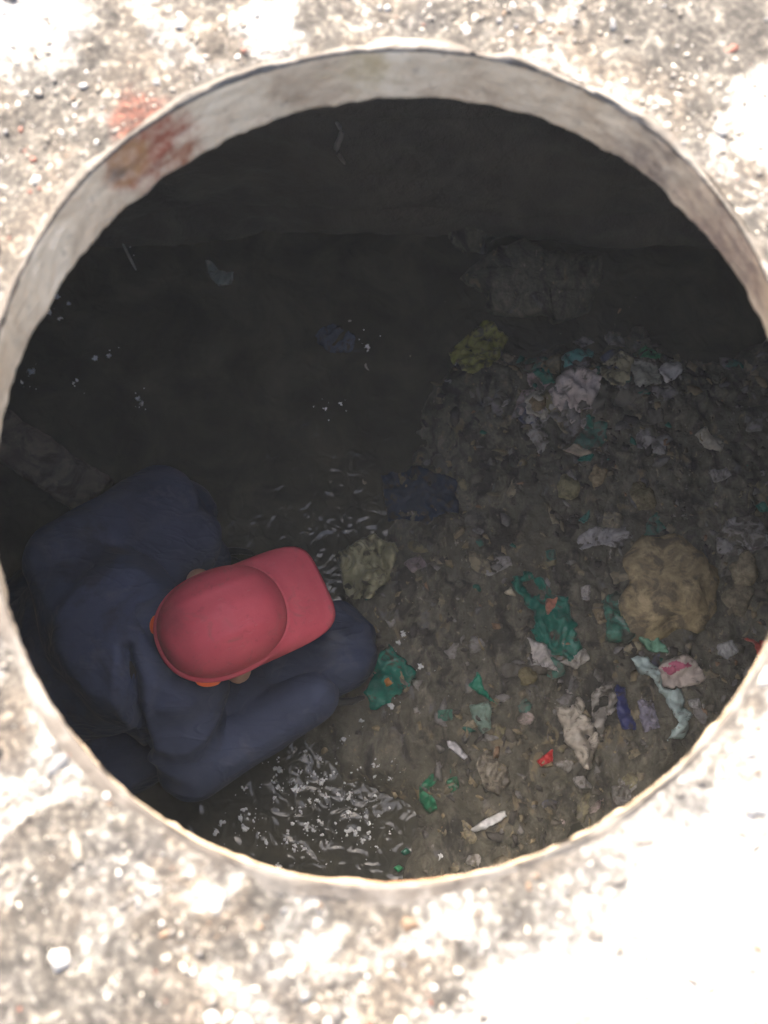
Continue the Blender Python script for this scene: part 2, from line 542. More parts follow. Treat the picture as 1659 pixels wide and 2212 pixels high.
def build_chamber():
    NA, NZ = 300, 90
    V, Fc = [], []
    for j in range(NZ + 1):
        z = SLAB_Z + (FLOOR_Z - 0.1 - SLAB_Z) * j / NZ
        for i in range(NA):
            a = 2 * math.pi * i / NA
            x, y = cham(a)
            d = 0.035 * fbm(x, y, z, 2.2, 4) + 0.012 * fbm(x, y, z, 11, 4)
            d += 0.02 * ss(0.02, 0.0, abs(((z + 0.55) % 0.42) - 0.21))
            x, y = cham(a, d)
            V.append((x - CX, y - CY, z - FLOOR_Z))
    for j in range(NZ):
        for i in range(NA):
            k = (i + 1) % NA
            Fc.append((j * NA + i, j * NA + k, (j + 1) * NA + k, (j + 1) * NA + i))
    mesh_obj('wall', V, Fc, M['wall'], chamber)
    # slab: throat under the collar, then the ceiling out to the wall
    V, Fc = [], []
    NA, rows = 300, 16
    for j in range(rows):
        for i in range(NA):
            a = 2 * math.pi * i / NA
            rb = rad(LOW, a) + 0.008
            if j < 6:
                t = j / 5
                z = -COLLAR_D - 0.003 + (SLAB_Z + COLLAR_D) * t
                r = rb + 0.012 + 0.16 * t + 0.008 * fbm(math.cos(a), math.sin(a), z, 6, 3)
                x, y = HC.x + r * math.cos(a), HC.y + r * math.sin(a)
            else:
                t = (j - 5) / (rows - 6)
                x0, y0 = HC.x + (rb + 0.172) * math.cos(a), HC.y + (rb + 0.172) * math.sin(a)
                x1, y1 = cham(a, 0.06)
                x, y = x0 + (x1 - x0) * t, y0 + (y1 - y0) * t
                z = SLAB_Z - 0.004 + 0.012 * fbm(x, y, 3, 8, 4) * ss(0, .2, t)
            V.append((x - CX, y - CY, z - FLOOR_Z))
    for j in range(rows - 1):
        for i in range(NA):
            k = (i + 1) % NA
            Fc.append((j * NA + i, j * NA + k, (j + 1) * NA + k, (j + 1) * NA + i))
    mesh_obj('ceiling_slab', V, Fc, M['wall'], chamber)


build_chamber()


MX, MY = P(830, 1165, -1.7).xy


def bed_h(x, y):
    edge = x + 0.13 * fbm(x, y, 0.3, 2.2, 3) + 0.38 * ss(0.34, 0.0, y) - 0.25 * ss(-0.22, -0.42, y)
    h = -1.83 + 0.175 * ss(-0.08, 0.30, edge)
    h -= 0.13 * ss(0.72, 0.98, y + 0.08 * fbm(x, y, 8, 3, 2))
    h += 0.10 * ss(0.95, 1.35, y + 0.22 * fbm(x, y, 12, 2.4, 4) - 0.05 * x) ** 1.5
    h -= 0.062 * ss(0.20, 0.05, math.hypot((x - 0.47) * 0.9, y + 0.44) + 0.10 * fbm(x, y, 5, 6, 3))
    h += 0.08 * ss(0.26, 0.08, math.hypot(x - MX, y - MY))
    h += 0.030 * fbm(x, y, 2.0, 6, 4) + 0.016 * fbm(x, y, 4.0, 26, 4)
    h += 0.010 * max(0, noise.noise(Vector((x * 18, y * 18, 2)))) ** 1.5 * 2
    return h


def build_bed():
    step = 0.0075
    nx, ny = int(2.7 / step), int(2.1 / step)
    x0, y0 = CX - 1.35, CY - 1.05
    V = []
    for j in range(ny + 1):
        for i in range(nx + 1):
            x, y = x0 + i * step, y0 + j * step
            V.append((x, y, bed_h(x, y)))
    W = nx + 1
    Fc = [(j * W + i, j * W + i + 1, (j + 1) * W + i + 1, (j + 1) * W + i) for j in range(ny) for i in range(nx)]
    return tag(mesh_obj('sludge_bed', V, Fc, M['sludge']), kind='structure')


build_bed()


def build_water():
    step = 0.02
    nx, ny = int(2.7 / step), int(2.1 / step)
    x0, y0 = CX - 1.35, CY - 1.05
    V = []
    for j in range(ny + 1):
        for i in range(nx + 1):
            x, y = x0 + i * step, y0 + j * step
            V.append((x, y, WATER_Z + 0.003 * noise.noise(Vector((x * 7, y * 7, 1))) + 0.0015 * noise.noise(Vector((x * 17, y * 17, 4)))))
    W = nx + 1
    Fc = [(j * W + i, j * W + i + 1, (j + 1) * W + i + 1, (j + 1) * W + i) for j in range(ny) for i in range(nx)]
    return tag(mesh_obj('water', V, Fc, M['water']), kind='structure')


build_water()


def surf(x, y):
    return max(bed_h(x, y), WATER_Z + 0.002)


# ------------------------------------------------------------------ person
def capsule(bm, p0, r0, p1, r1, seg=14, flat=None):
    """tapered capsule; flat = (axis vector, factor) squashes it across"""
    p0, p1 = Vector(p0), Vector(p1)
    ax = p1 - p0
    L = max(ax.length, 1e-4)
    q = ax.to_track_quat('Z', 'Y')
    prof = []
    for k in range(6):
        t = -math.pi / 2 + k * math.pi / 10
        prof.append((r0 * math.cos(t), r0 * math.sin(t)))
    for k in range(1, 6):
        t = k / 6
        prof.append((r0 + (r1 - r0) * t, L * t))
    for k in range(6):
        t = k * math.pi / 10
        prof.append((r1 * math.cos(t), L + r1 * math.sin(t)))
    rings = []
    for r, z in prof:
        r = max(r, 1e-4)
        ring = []
        for i in range(seg):
            a = 2 * math.pi * i / seg
            co = q @ Vector((r * math.cos(a), r * math.sin(a), z)) + p0
            if flat:
                n_, f_ = flat
                mid = p0 + ax * min(1, max(0, z / L))
                d = co - mid
                co = mid + d - n_ * (d.dot(n_) * (1 - f_))
            ring.append(bm.verts.new(co))
        rings.append(ring)
    for j in range(len(rings) - 1):
        for i in range(seg):
            k = (i + 1) % seg
            bm.faces.new((rings[j][i], rings[j][k], rings[j + 1][k], rings[j + 1][i]))
    bm.faces.new(list(reversed(rings[0])))
    bm.faces.new(rings[-1])


def ellipsoid(bm, c, rx, ry, rz, rot):
    m = Matrix.Translation(Vector(c)) @ rot.to_4x4() @ Matrix.Diagonal((rx, ry, rz, 1))
    bmesh.ops.create_uvsphere(bm, u_segments=24, v_segments=16, radius=1.0, matrix=m)


def fuse(bm, voxel, smooth):
    """one continuous skin over all the overlapping volumes"""
    me = bpy.data.meshes.new('tmp')
    bm.to_mesh(me); bm.free()
    o = bpy.data.objects.new('tmp', me)
    COL.objects.link(o)
    md = o.modifiers.new('r', 'REMESH'); md.mode = 'VOXEL'; md.voxel_size = voxel
    if smooth:
        md = o.modifiers.new('s', 'SMOOTH'); md.factor = 0.5; md.iterations = smooth
    dg = bpy.context.evaluated_depsgraph_get()
    out = bpy.data.meshes.new_from_object(o.evaluated_get(dg))
    bpy.data.objects.remove(o); bpy.data.meshes.remove(me)
    return out


FWD = Vector((0.90, 0.43, 0)).normalized()
LEFT = Vector((-FWD.y, FWD.x, 0))
UP = Vector((0, 0, 1))
ROT = Matrix((FWD, LEFT, UP)).transposed()      # local x = forward, y = left

J = dict(
    pel=P(125, 1450, -1.60), chest=P(245, 1370, -1.30), neck=P(375, 1365, -1.20),
    lsh=P(150, 1215, -1.27), lel=P(352, 1080, -1.45), lwr=P(440, 1205, -1.60),
    rsh=P(385, 1480, -1.27), rel=P(412, 1655, -1.44), rwr=P(668, 1500, -1.45),
    lhip=P(110, 1320, -1.62), lkn=P(385, 1115, -1.56), lan=P(240, 1200, -1.94),
    rhip=P(260, 1600, -1.62), rkn=P(712, 1400, -1.50), ran=P(480, 1520, -1.94),
)
PERSON = empty('person', (J['pel'].x, J['pel'].y, -1.98))
tag(PERSON, 'worker in navy work clothes crouching in the water, face hidden by a red hat', 'person')
HEAD = P(468, 1352, -1.16)


def hand(bm, wrist, d, palm_n, curl=0.5, k=1.0):
    """palm, four unequal bent fingers and a thumb from the side of the palm"""
    d = d.normalized()
    side = d.cross(palm_n).normalized()
    capsule(bm, wrist, 0.030 * k, wrist + d * 0.045 * k, 0.036 * k, 12, (palm_n, 0.55))
    capsule(bm, wrist + d * 0.03 * k - side * 0.014 * k, 0.024 * k, wrist + d * 0.085 * k - side * 0.018 * k, 0.020 * k, 12, (palm_n, 0.7))
    capsule(bm, wrist + d * 0.03 * k + side * 0.014 * k, 0.024 * k, wrist + d * 0.085 * k + side * 0.018 * k, 0.020 * k, 12, (palm_n, 0.7))
    for off, L in ((-0.032, 0.075), (-0.011, 0.086), (0.011, 0.080), (0.031, 0.062)):
        p = wrist + d * 0.085 * k + side * off * k
        ang = 0.25
        for seg in range(3):
            v = (d * math.cos(ang) + palm_n * math.sin(ang) + side * off * 2).normalized()
            e = p + v * L * k * (0.45, 0.32, 0.23)[seg]
            capsule(bm, p, (0.0105, 0.0095, 0.0088)[seg] * k, e, (0.0095, 0.0088, 0.0075)[seg] * k, 8)
            p = e
            ang += curl
    p = wrist + d * 0.02 * k - side * 0.026 * k
    for seg, (L, aa) in enumerate(((0.045, 0.9), (0.033, 0.55), (0.026, 0.3))):
        v = (d * math.cos(aa) - side * math.sin(aa) + palm_n * 0.25).normalized()
        e = p + v * L * k
        capsule(bm, p, (0.014, 0.011, 0.010)[seg] * k, e, (0.011, 0.010, 0.0085)[seg] * k, 8)
        p = e


def body_bm(g, what):
    """g = growth of the radii (clothes sit outside the body)"""
    bm = bmesh.new()
    j = J
    if 'torso' in what:
        lean = (j['neck'] - j['pel']).normalized()
        rot = Matrix((LEFT.cross(lean).normalized(), LEFT, lean)).transposed()
        ellipsoid(bm, j['pel'].lerp(j['chest'], 0.62), 0.125 + g, 0.175 + g, 0.23 + g, rot)
        ellipsoid(bm, j['chest'] + lean * 0.02, 0.120 + g, 0.185 + g, 0.15 + g, rot)
        ellipsoid(bm, j['pel'].lerp(j['chest'], 0.2), 0.135 + g, 0.172 + g, 0.19 + g, rot)
        capsule(bm, j['chest'], 0.12 + g, j['lsh'], 0.072 + g)
        capsule(bm, j['chest'], 0.12 + g, j['rsh'], 0.072 + g)
        capsule(bm, j['chest'] + lean * 0.05, 0.085 + g, j['neck'], 0.062 + g * 0.6)
    if 'arms' in what:
        for s in 'lr':
            capsule(bm, j[s + 'sh'], 0.070 + g, j[s + 'el'], 0.050 + g)
            capsule(bm, j[s + 'el'], 0.052 + g, j[s + 'wr'], 0.033 + g * 1.3)
        if g > 0:                                     # loose cloth that hangs between arm and body
            capsule(bm, P(340, 1480, -1.43), 0.10 + g, P(560, 1515, -1.50), 0.070 + g)
            capsule(bm, P(285, 1235, -1.42), 0.10 + g, P(395, 1175, -1.48), 0.065 + g)
    if 'hips' in what:
        ellipsoid(bm, j['pel'], 0.14 + g, 0.185 + g, 0.13 + g, ROT)
    if 'legs' in what:
        for s in 'lr':
            capsule(bm, j[s + 'hip'], 0.100 + g, j[s + 'kn'], (0.082 if s == 'r' else 0.068) + g)
            capsule(bm, j[s + 'kn'], (0.080 if s == 'r' else 0.068) + g, j[s + 'an'], 0.046 + g)
    return bm


def build_person():
    # the body: one continuous skin, hands in dark rubber gloves
    bm = body_bm(-0.012, ('torso', 'arms', 'hips', 'legs'))
    for s in 'lr':
        a = J[s + 'an']
        capsule(bm, a + Vector((0, 0, -0.02)) - FWD * 0.03, 0.040, a + FWD * 0.15 + Vector((0, 0, -0.03)), 0.034, 12, (UP, 0.8))
    tilt = Matrix.Rotation(R(10), 3, LEFT)
    rotH = tilt @ ROT
    hu = rotH @ UP; hf = rotH @ Vector((1, 0, 0))
    c = HEAD
    ellipsoid(bm, c + hu * 0.015, 0.098, 0.078, 0.098, rotH)                 # skull
    ellipsoid(bm, c + hf * 0.022 - hu * 0.055, 0.070, 0.062, 0.072, rotH)    # jaw
    capsule(bm, J['neck'] - Vector((0, 0, 0.03)), 0.058, c - hu * 0.05 - hf * 0.02, 0.054)
    capsule(bm, c + hf * 0.094 + hu * 0.005, 0.009, c + hf * 0.110 - hu * 0.030, 0.014, 10)       # nose
    capsule(bm, c + hf * 0.085 - hu * 0.066 - LEFT * 0.02, 0.008, c + hf * 0.085 - hu * 0.066 + LEFT * 0.02, 0.008, 8)   # lips
    capsule(bm, c + hf * 0.086 + hu * 0.022 - LEFT * 0.04, 0.011, c + hf * 0.086 + hu * 0.022 + LEFT * 0.04, 0.011, 8)   # brow
    for s in (-1, 1):                                                          # ears, standing off the head
        e = c + LEFT * s * 0.102 - hu * 0.002 + hf * 0.004
        ellipsoid(bm, e, 0.027, 0.026, 0.034, rotH @ Matrix.Rotation(s * -0.5, 3, 'Z'))
        ellipsoid(bm, c + LEFT * s * 0.034 + hf * 0.084 + hu * 0.006, 0.012, 0.013, 0.010, rotH)
    hand(bm, J['rwr'], (P(770, 1420, -1.50) - J['rwr']), Vector((0.1, 0.1, -0.98)).normalized(), 0.45)
    hand(bm, J['lwr'], (P(500, 1235, -1.70) - J['lwr']), Vector((0.5, -0.3, -0.6)).normalized(), 0.4)
    me = fuse(bm, 0.0055, 4)
    loc = PERSON.location
    me.transform(Matrix.Translation(-loc))
    body = link_mesh('body', me, [M['skin'], M['glove']], PERSON)
    mi = []
    for p in me.polygons:
        c_ = p.center
        mi.append(1 if (c_ - (HEAD - loc)).length > 0.15 else 0)
    me.polygons.foreach_set('material_index', mi)

    def folds(me, amp, seed, stretch, groove=None):
        n = np.zeros(len(me.vertices) * 3); me.vertices.foreach_get('normal', n); n = n.reshape(-1, 3)
        co = np.zeros(len(me.vertices) * 3); me.vertices.foreach_get('co', co); co = co.reshape(-1, 3)
        for i in range(len(co)):
            v = Vector(co[i])
            w_ = Vector((v.dot(FWD) * stretch[0], v.dot(LEFT) * stretch[1], v.z * stretch[2])) + Vector((seed, 0, 0))
            warp = noise.noise(v * 5 + Vector((0, seed, 0)))
            k = 1.1 - math.sqrt(noise.noise(w_ + Vector((warp, warp, 0))) ** 2 + 0.008) * 2.2          # soft ridges
            d = amp * k + amp * 0.9 * noise.noise(v * 5.5 + Vector((0, 0, seed)))
            if groove:
                a_, b_ = groove
                ab = (b_ - a_).xy
                t_ = max(0, min(1, (v.xy - a_.xy).dot(ab) / ab.length_squared))
                wob = 0.006 * math.sin(t_ * 9 + 1)
                dist = abs(((v.xy - a_.xy - ab * t_)).length + wob)
                if n[i][2] > 0.1: d -= 0.046 * math.exp(-(dist / 0.012) ** 2) - 0.008 * math.exp(-((dist - 0.028) / 0.014) ** 2)
            co[i] += n[i] * d
        me.vertices.foreach_set('co', co.ravel()); me.update()

    me = fuse(body_bm(0.024, ('torso', 'arms')), 0.0062, 7)
    me.transform(Matrix.Translation(-loc))
    folds(me, 0.011, 3.0, (6, 6, 10), (P(290, 1410, -1.2) - loc, P(318, 1600, -1.3) - loc))
    link_mesh('work_jacket', me, M['jacket'], PERSON)
    # collar of the jacket round the neck
    V, Fc = [], []
    nk = J['neck'] + FWD * 0.015
    ax = (HEAD - J['neck']).normalized()
    ex = LEFT.cross(ax).normalized()
    for r_, h_ in ((0.098, -0.02), (0.090, 0.012), (0.084, 0.036), (0.078, 0.037), (0.080, 0.008), (0.085, -0.025)):
        for i in range(36):
            a = 2 * math.pi * i / 36
            rr = r_ * (1 + 0.05 * math.sin(3 * a) + 0.03 * math.sin(7 * a + 1))
            V.append(nk + ex * rr * math.cos(a) + LEFT * rr * math.sin(a) + ax * (h_ + 0.008 * math.sin(2 * a)) - loc)
    for j in range(5):
        for i in range(36):
            k = (i + 1) % 36
            Fc.append((j * 36 + i, j * 36 + k, (j + 1) * 36 + k, (j + 1) * 36 + i))
    mesh_obj('jacket_collar', V, Fc, M['jacket'], PERSON)
    me = fuse(body_bm(0.026, ('hips', 'legs')), 0.0085, 5)
    me.transform(Matrix.Translation(-loc))
    folds(me, 0.010, 11.0, (8, 8, 9))
    link_mesh('trousers', me, M['trousers'], PERSON)
    bm = bmesh.new()
    ellipsoid(bm, HEAD + hu * 0.014 - hf * 0.012, 0.096, 0.083, 0.098, rotH)
    me = fuse(bm, 0.006, 2)
    me.transform(Matrix.Translation(-loc))
    link_mesh('hair', me, M['hair'], PERSON)
    return rotH


ROT_H = build_person()


# ------------------------------------------------------------------ hard hat
def build_helmet():
    c = P(481, 1343, -1.115)
    root = empty('hard_hat', c)
    root.rotation_euler = ROT_H.to_euler()
    tag(root, 'faded red hard hat with a broad peak on the crouching worker', 'hard hat')
    NA, NR = 96, 26
    A_, B_, H_ = 0.130, 0.105, 0.104

    def rim(a):
        return (abs(math.cos(a) / A_) ** 2.3 + abs(math.sin(a) / B_) ** 2.3) ** (-1 / 2.3)

    V, Fc = [(0, 0, H_)], []
    rows = []
    for j in range(1, NR + 1):
        row = []
        for i in range(NA):
            a = 2 * math.pi * i / NA
            if j <= NR - 4:
                t = j / (NR - 4) * math.pi / 2
                rr, z = rim(a) * math.sin(t) ** 0.93, H_ * math.cos(t) ** 0.9 if math.cos(t) > 0 else 0
            else:
                q = (j - (NR - 4))
                rr = rim(a) + (0.002, 0.005, 0.007, 0.0075)[q - 1]
                z = (-0.0005, -0.003, -0.005, -0.011)[q - 1]
            x, y = rr * math.cos(a), rr * math.sin(a)
            if j <= NR - 4:
                z += 0.004 * (math.exp(-(y / 0.016) ** 2) + 0.8 * math.exp(-((abs(y) - 0.048) / 0.009) ** 2)) * ss(0, 0.05, z) * ss(-0.125, -0.08, x) * ss(0.122, 0.085, x)
                z -= 0.006 * math.exp(-((x + 0.095) / 0.018) ** 2 - (y / 0.05) ** 2)
            row.append(len(V)); V.append((x, y, z))
        rows.append(row)
    for i in range(NA): Fc.append((0, rows[0][i], rows[0][(i + 1) % NA]))
    for j in range(NR - 1):
        for i in range(NA):
            k = (i + 1) % NA
            Fc.append((rows[j][i], rows[j + 1][i], rows[j + 1][k], rows[j][k]))
    sh = mesh_obj('shell', V, Fc, M['helmet'], root)
    md = sh.modifiers.new('s', 'SOLIDIFY'); md.thickness = 0.0028; md.offset = -1
    # the peak: a broad rounded visor in front
    V, Fc = [], []
    n1, n2 = 41, 14
    for j in range(n2):
        t = j / (n2 - 1)
        for i in range(n1):
            s = -1 + 2 * i / (n1 - 1)
            a = s * R(78)
            x0, y0 = (rim(a) - 0.001) * math.cos(a), (rim(a) - 0.001) * math.sin(a)
            b = s * math.pi / 2
            ce, se = math.cos(b), math.sin(b)
            k = (abs(ce) ** 5 + abs(se) ** 5) ** (-1 / 5)
            x1, y1 = 0.03 + 0.196 * k * ce, 0.108 * k * se
            x, y = x0 + (x1 - x0) * t, y0 + (y1 - y0) * t
            z = 0.004 + 0.006 * math.exp(-(t / 0.10) ** 2) - 0.024 * t ** 1.5 - 0.9 * (y ** 2) * t + 0.002 * math.exp(-((t - 0.93) / 0.05) ** 2)
            V.append((x, y, z))
    for j in range(n2 - 1):
        for i in range(n1 - 1):
            a0 = j * n1 + i
            Fc.append((a0, a0 + n1, a0 + n1 + 1, a0 + 1))
    br = mesh_obj('brim', V, Fc, M['helmet'], root)
    md = br.modifiers.new('s', 'SOLIDIFY'); md.thickness = 0.003; md.offset = -1
    for (a0, a1) in ((R(148), R(166)), (R(222), R(246))):      # orange harness pads that stick out behind the ears
        V, Fc = [], []
        n = 9
        for i in range(n):
            a = a0 + (a1 - a0) * i / (n - 1)
            bulge = math.sin(math.pi * i / (n - 1)) ** 0.5
            for r_, z in ((-0.02, -0.008), (0.004 + 0.009 * bulge, -0.011), (0.006 + 0.009 * bulge, -0.016), (0.002 + 0.008 * bulge, -0.028), (-0.02, -0.032)):
                rr = rim(a) + r_
                V.append((rr * math.cos(a), rr * math.sin(a), z))
        for i in range(n - 1):
            for j in range(4): Fc.append((i * 5 + j, i * 5 + j + 1, (i + 1) * 5 + j + 1, (i + 1) * 5 + j))
        Fc += [(0, 1, 2, 3, 4), tuple((n - 1) * 5 + k for k in (4, 3, 2, 1, 0))]
        mesh_obj('harness_pad', V, Fc, M['orange'], root)
    V, Fc = [], []                                             # suspension band inside the shell
    for r_, z in ((-0.014, 0.012), (-0.014, -0.022), (-0.017, -0.022), (-0.017, 0.012)):
        for i in range(48):
            a = 2 * math.pi * i / 48
            V.append(((rim(a) + r_) * math.cos(a), (rim(a) + r_) * math.sin(a), z))
    for j in range(4):
        for i in range(48):
            k = (i + 1) % 48
            Fc.append((j * 48 + i, j * 48 + k, ((j + 1) % 4) * 48 + k, ((j + 1) % 4) * 48 + i))
    mesh_obj('headband', V, Fc, M['orange'], root)


build_helmet()

# ------------------------------------------------------------------ rubbish
SCRAP_MATS = {}


def inside(poly, x, y):
    c = False
    n = len(poly)
    for i in range(n):
        (x1, y1), (x2, y2) = poly[i], poly[(i + 1) % n]
        if (y1 > y) != (y2 > y) and x < (x2 - x1) * (y - y1) / (y2 - y1) + x1: c = not c
    return c


SEED = [0]


def scrap(name, label, cat, px, col, lift=0.012, crump=0.014, dirt=0.4, rough=0.35, var=0.25, group=None, hole=None, parent=None, step=None, sc=30, zmid=None, collect=None):
    """a crumpled torn sheet lying on the muck: its own outline, folds and thickness"""
    SEED[0] += 1
    sd = SEED[0] * 7.31
    z0 = zmid if zmid is not None else -1.67
    poly = [P(u, v, z0).xy for u, v in px]
    poly = [q for i in range(len(poly)) for q in (poly[i].lerp(poly[(i + 1) % len(poly)], 0.07), poly[i].lerp(poly[(i + 1) % len(poly)], 0.35), poly[i].lerp(poly[(i + 1) % len(poly)], 0.66), poly[i].lerp(poly[(i + 1) % len(poly)], 0.93))]
    e_ = max(max(p.x for p in poly) - min(p.x for p in poly), max(p.y for p in poly) - min(p.y for p in poly))
    poly = [p + Vector((noise.noise(Vector((i * 1.3, sd, 0))), noise.noise(Vector((i * 1.3, sd, 7))))) * e_ * 0.07 for i, p in enumerate(poly)]   # ragged, torn
    fa = random.uniform(0, math.pi); fd = Vector((math.cos(fa), math.sin(fa))); fn = Vector((-fd.y, fd.x))
    tilt_ = Vector((random.uniform(-1, 1), random.uniform(-1, 1))) * 0.10
    pc = sum(poly, Vector((0, 0))) / len(poly)
    hp = [P(u, v, z0).xy for u, v in hole] if hole else None
    xs = [p[0] for p in poly]; ys = [p[1] for p in poly]
    ext = max(max(xs) - min(xs), max(ys) - min(ys))
    st = step or max(0.0020, min(0.0045, ext / 26))
    nx, ny = int((max(xs) - min(xs)) / st) + 3, int((max(ys) - min(ys)) / st) + 3
    x0, y0 = min(xs) - st, min(ys) - st
    keep = {}
    V, Fc = [], []

    def vid(i, j):
        if (i, j) not in keep:
            x = x0 + i * st + st * 0.45 * noise.noise(Vector((i * 1.7 + sd, j * 1.7, 1)))
            y = y0 + j * st + st * 0.45 * noise.noise(Vector((i * 1.7 + sd, j * 1.7, 9)))
            k = max(0.35, min(1, ext / 0.1))
            pv = Vector((x, y))
            q = Vector((pv.dot(fd) * 13 / k + sd, pv.dot(fn) * 34 / k, 0.5))            # folds run one way
            q2 = Vector((x * 42 / k, y * 42 / k, sd))
            wv = noise.noise(q2 * 0.3)
            rid = 1.2 - abs(noise.noise(q + Vector((wv, wv * 1.5, 0)))) * 3.2 + 0.6 * (0.6 - abs(noise.noise(q2 + Vector((wv, 0, 0)))) * 2.6)
            z = surf(x, y) + lift * 0.55 + crump * (rid * 0.55 + 0.5 * noise.noise(q * 0.4)) * k + (pv - pc).dot(tilt_)
            keep[(i, j)] = len(V)
            V.append(Vector((x, y, max(z, surf(x, y) - 0.004))))
        return keep[(i, j)]

    for j in range(ny):
        for i in range(nx):
            x, y = x0 + (i + 0.5) * st, y0 + (j + 0.5) * st
            jx = x + st * 1.3 * noise.noise(Vector((x * 90, y * 90, sd))); jy = y + st * 1.3 * noise.noise(Vector((x * 90, y * 90, sd + 4)))
            if inside(poly, jx, jy) and not (hp and inside(hp, jx, jy)):
                Fc.append((vid(i, j), vid(i + 1, j), vid(i + 1, j + 1), vid(i, j + 1)))
    if not Fc: return None
    cnt = {}
    for f in Fc:
        for q in range(4):
            e = (f[q], f[(q + 1) % 4])
            k2 = (min(e), max(e)); cnt[k2] = cnt.get(k2, 0) + 1
    bv = {i for e, n_ in cnt.items() if n_ == 1 for i in e}
    for i in bv:                                        # pull the torn edge onto its outline
        p = V[i].xy; best, bd = None, 9
        for pl in ([poly, hp] if hp else [poly]):
            for q in range(len(pl)):
                a_, b_ = Vector(pl[q]), Vector(pl[(q + 1) % len(pl)])
                ab = b_ - a_
                t_ = max(0, min(1, (p - a_).dot(ab) / max(ab.length_squared, 1e-9)))
                c_ = a_ + ab * t_
                if (c_ - p).length < bd: bd, best = (c_ - p).length, c_
        if bd < 2.2 * st:
            jg = 0.35 * st
            V[i].x = best.x + jg * noise.noise(Vector((best.x * 120, best.y * 120, sd)))
            V[i].y = best.y + jg * noise.noise(Vector((best.x * 120, best.y * 120, sd + 3)))
            V[i].z -= min(lift * 0.4, max(0, V[i].z - surf(V[i].x, V[i].y) - 0.001))
    dirt = min(0.75, dirt + 0.06)
    if collect is not None:
        collect.append((V, Fc)); return None
    key = (tuple(col), dirt, rough, sc)
    if key not in SCRAP_MATS:
        SCRAP_MATS[key] = mat_plain('film_%d' % len(SCRAP_MATS), col, var, sc, rough, 0.5, 0.25, dirt)
    o = mesh_obj(name, V, Fc, SCRAP_MATS[key], parent, recentre=True)
    md = o.modifiers.new('s', 'SOLIDIFY'); md.thickness = 0.0010; md.offset = 0
    if parent is None: tag(o, label, cat, group)
    return o


def r2(*pts): return [(823 + 0.504 * u, 603 + 0.504 * v) for u, v in pts]
def r3(*pts): return [(823 + 0.504 * u, 1097 + 0.504 * v) for u, v in pts]


TEAL, GREEN, PALE, GREY, TAN = (0.018, 0.19, 0.145), (0.025, 0.20, 0.10), (0.50, 0.48, 0.45), (0.33, 0.32, 0.31), (0.36, 0.29, 0.18)
WHITE = (0.62, 0.61, 0.60)

scrap('plastic_bag', 'olive yellow plastic bag floating alone on the dark water near the far side', 'bag', [(969, 749), (1050, 679), (1100, 709), (1095, 749), (1060, 790), (1020, 815), (994, 795)], (0.34, 0.34, 0.10), 0.02, 0.02, 0.35)
scrap('plastic_bag', 'dark bluish plastic bag half sunk in the open water at the upper middle', 'bag', [(677, 714), (709, 682), (767, 709), (762, 746), (704, 748)], (0.09, 0.11, 0.16), 0.012, 0.02, 0.3, 0.2)
scrap('plastic_scrap', 'pale grey green scrap drifting alone on the upper left water', 'scrap', [(438, 545), (452, 548), (470, 570), (500, 572), (497, 600), (470, 603), (450, 585)], (0.27, 0.32, 0.29), 0.01, 0.01, 0.2)
scrap('cloth_rag', 'dark navy rag lying at the water edge above the hard hat', 'rag', [(820, 1020), (900, 1000), (990, 1040), (985, 1110), (920, 1135), (840, 1110)], (0.035, 0.05, 0.085), 0.012, 0.022, 0.3, 0.8)
scrap('plastic_bag', 'pale yellowish crumpled bag right beside the peak of the red hard hat', 'bag', [(722, 1185), (800, 1150), (858, 1180), (845, 1250), (800, 1300), (745, 1282)], (0.42, 0.40, 0.25), 0.03, 0.034, 0.3)
scrap('paper_scrap', 'small pinkish grey scrap right of the yellowish bag beside the hard hat', 'scrap', [(870, 1222), (905, 1200), (922, 1225), (890, 1247)], (0.36, 0.30, 0.30), 0.008, 0.01)
# heap at the back
scrap('plastic_scrap', 'small dark teal scrap at the left end of the back heap', 'scrap', r2((640, 410), (700, 368), (745, 465), (690, 455)), TEAL)
scrap('plastic_scrap', 'light teal strip on top of the back heap', 'scrap', r2((765, 345), (860, 280), (915, 285), (912, 330), (850, 355), (790, 395)), (0.13, 0.40, 0.37), 0.02, dirt=0.25)
scrap('plastic_bag', 'pinkish white crumpled bag in the middle of the back heap', 'bag', r2((750, 440), (830, 385), (920, 400), (935, 470), (860, 600), (900, 650), (830, 620), (740, 560), (720, 500)), (0.66, 0.58, 0.55), 0.022, 0.02, 0.25)
scrap('paper_scrap', 'beige torn scrap at the lower left of the back heap', 'scrap', r2((610, 520), (690, 478), (725, 560), (700, 615), (615, 585)), (0.50, 0.47, 0.39), dirt=0.25)
scrap('plastic_scrap', 'small teal tip under the pinkish bag of the back heap', 'scrap', r2((875, 590), (905, 600), (915, 650), (880, 625)), TEAL, 0.02)
scrap('plastic_bag', 'yellowish beige bag in the back heap between pinkish and grey ones', 'bag', r2((930, 360), (1020, 305), (1085, 330), (1045, 470), (980, 485), (940, 430)), (0.54, 0.49, 0.31), 0.022, 0.018, 0.3)
scrap('plastic_bag', 'grey green bag in the back heap below the bright green scrap', 'bag', r2((1065, 345), (1180, 330), (1192, 460), (1085, 485)), (0.46, 0.46, 0.39), 0.018, 0.018, 0.3)
scrap('plastic_scrap', 'bright green scrap at the top right of the back heap', 'scrap', r2((1095, 290), (1150, 258), (1222, 300), (1190, 338), (1120, 332)), (0.05, 0.32, 0.15), 0.015)
scrap('plastic_scrap', 'white curled scrap at the right end of the back heap', 'scrap', r2((1188, 390), (1250, 332), (1288, 360), (1272, 425), (1210, 465)), WHITE, 0.02, 0.016, 0.25)
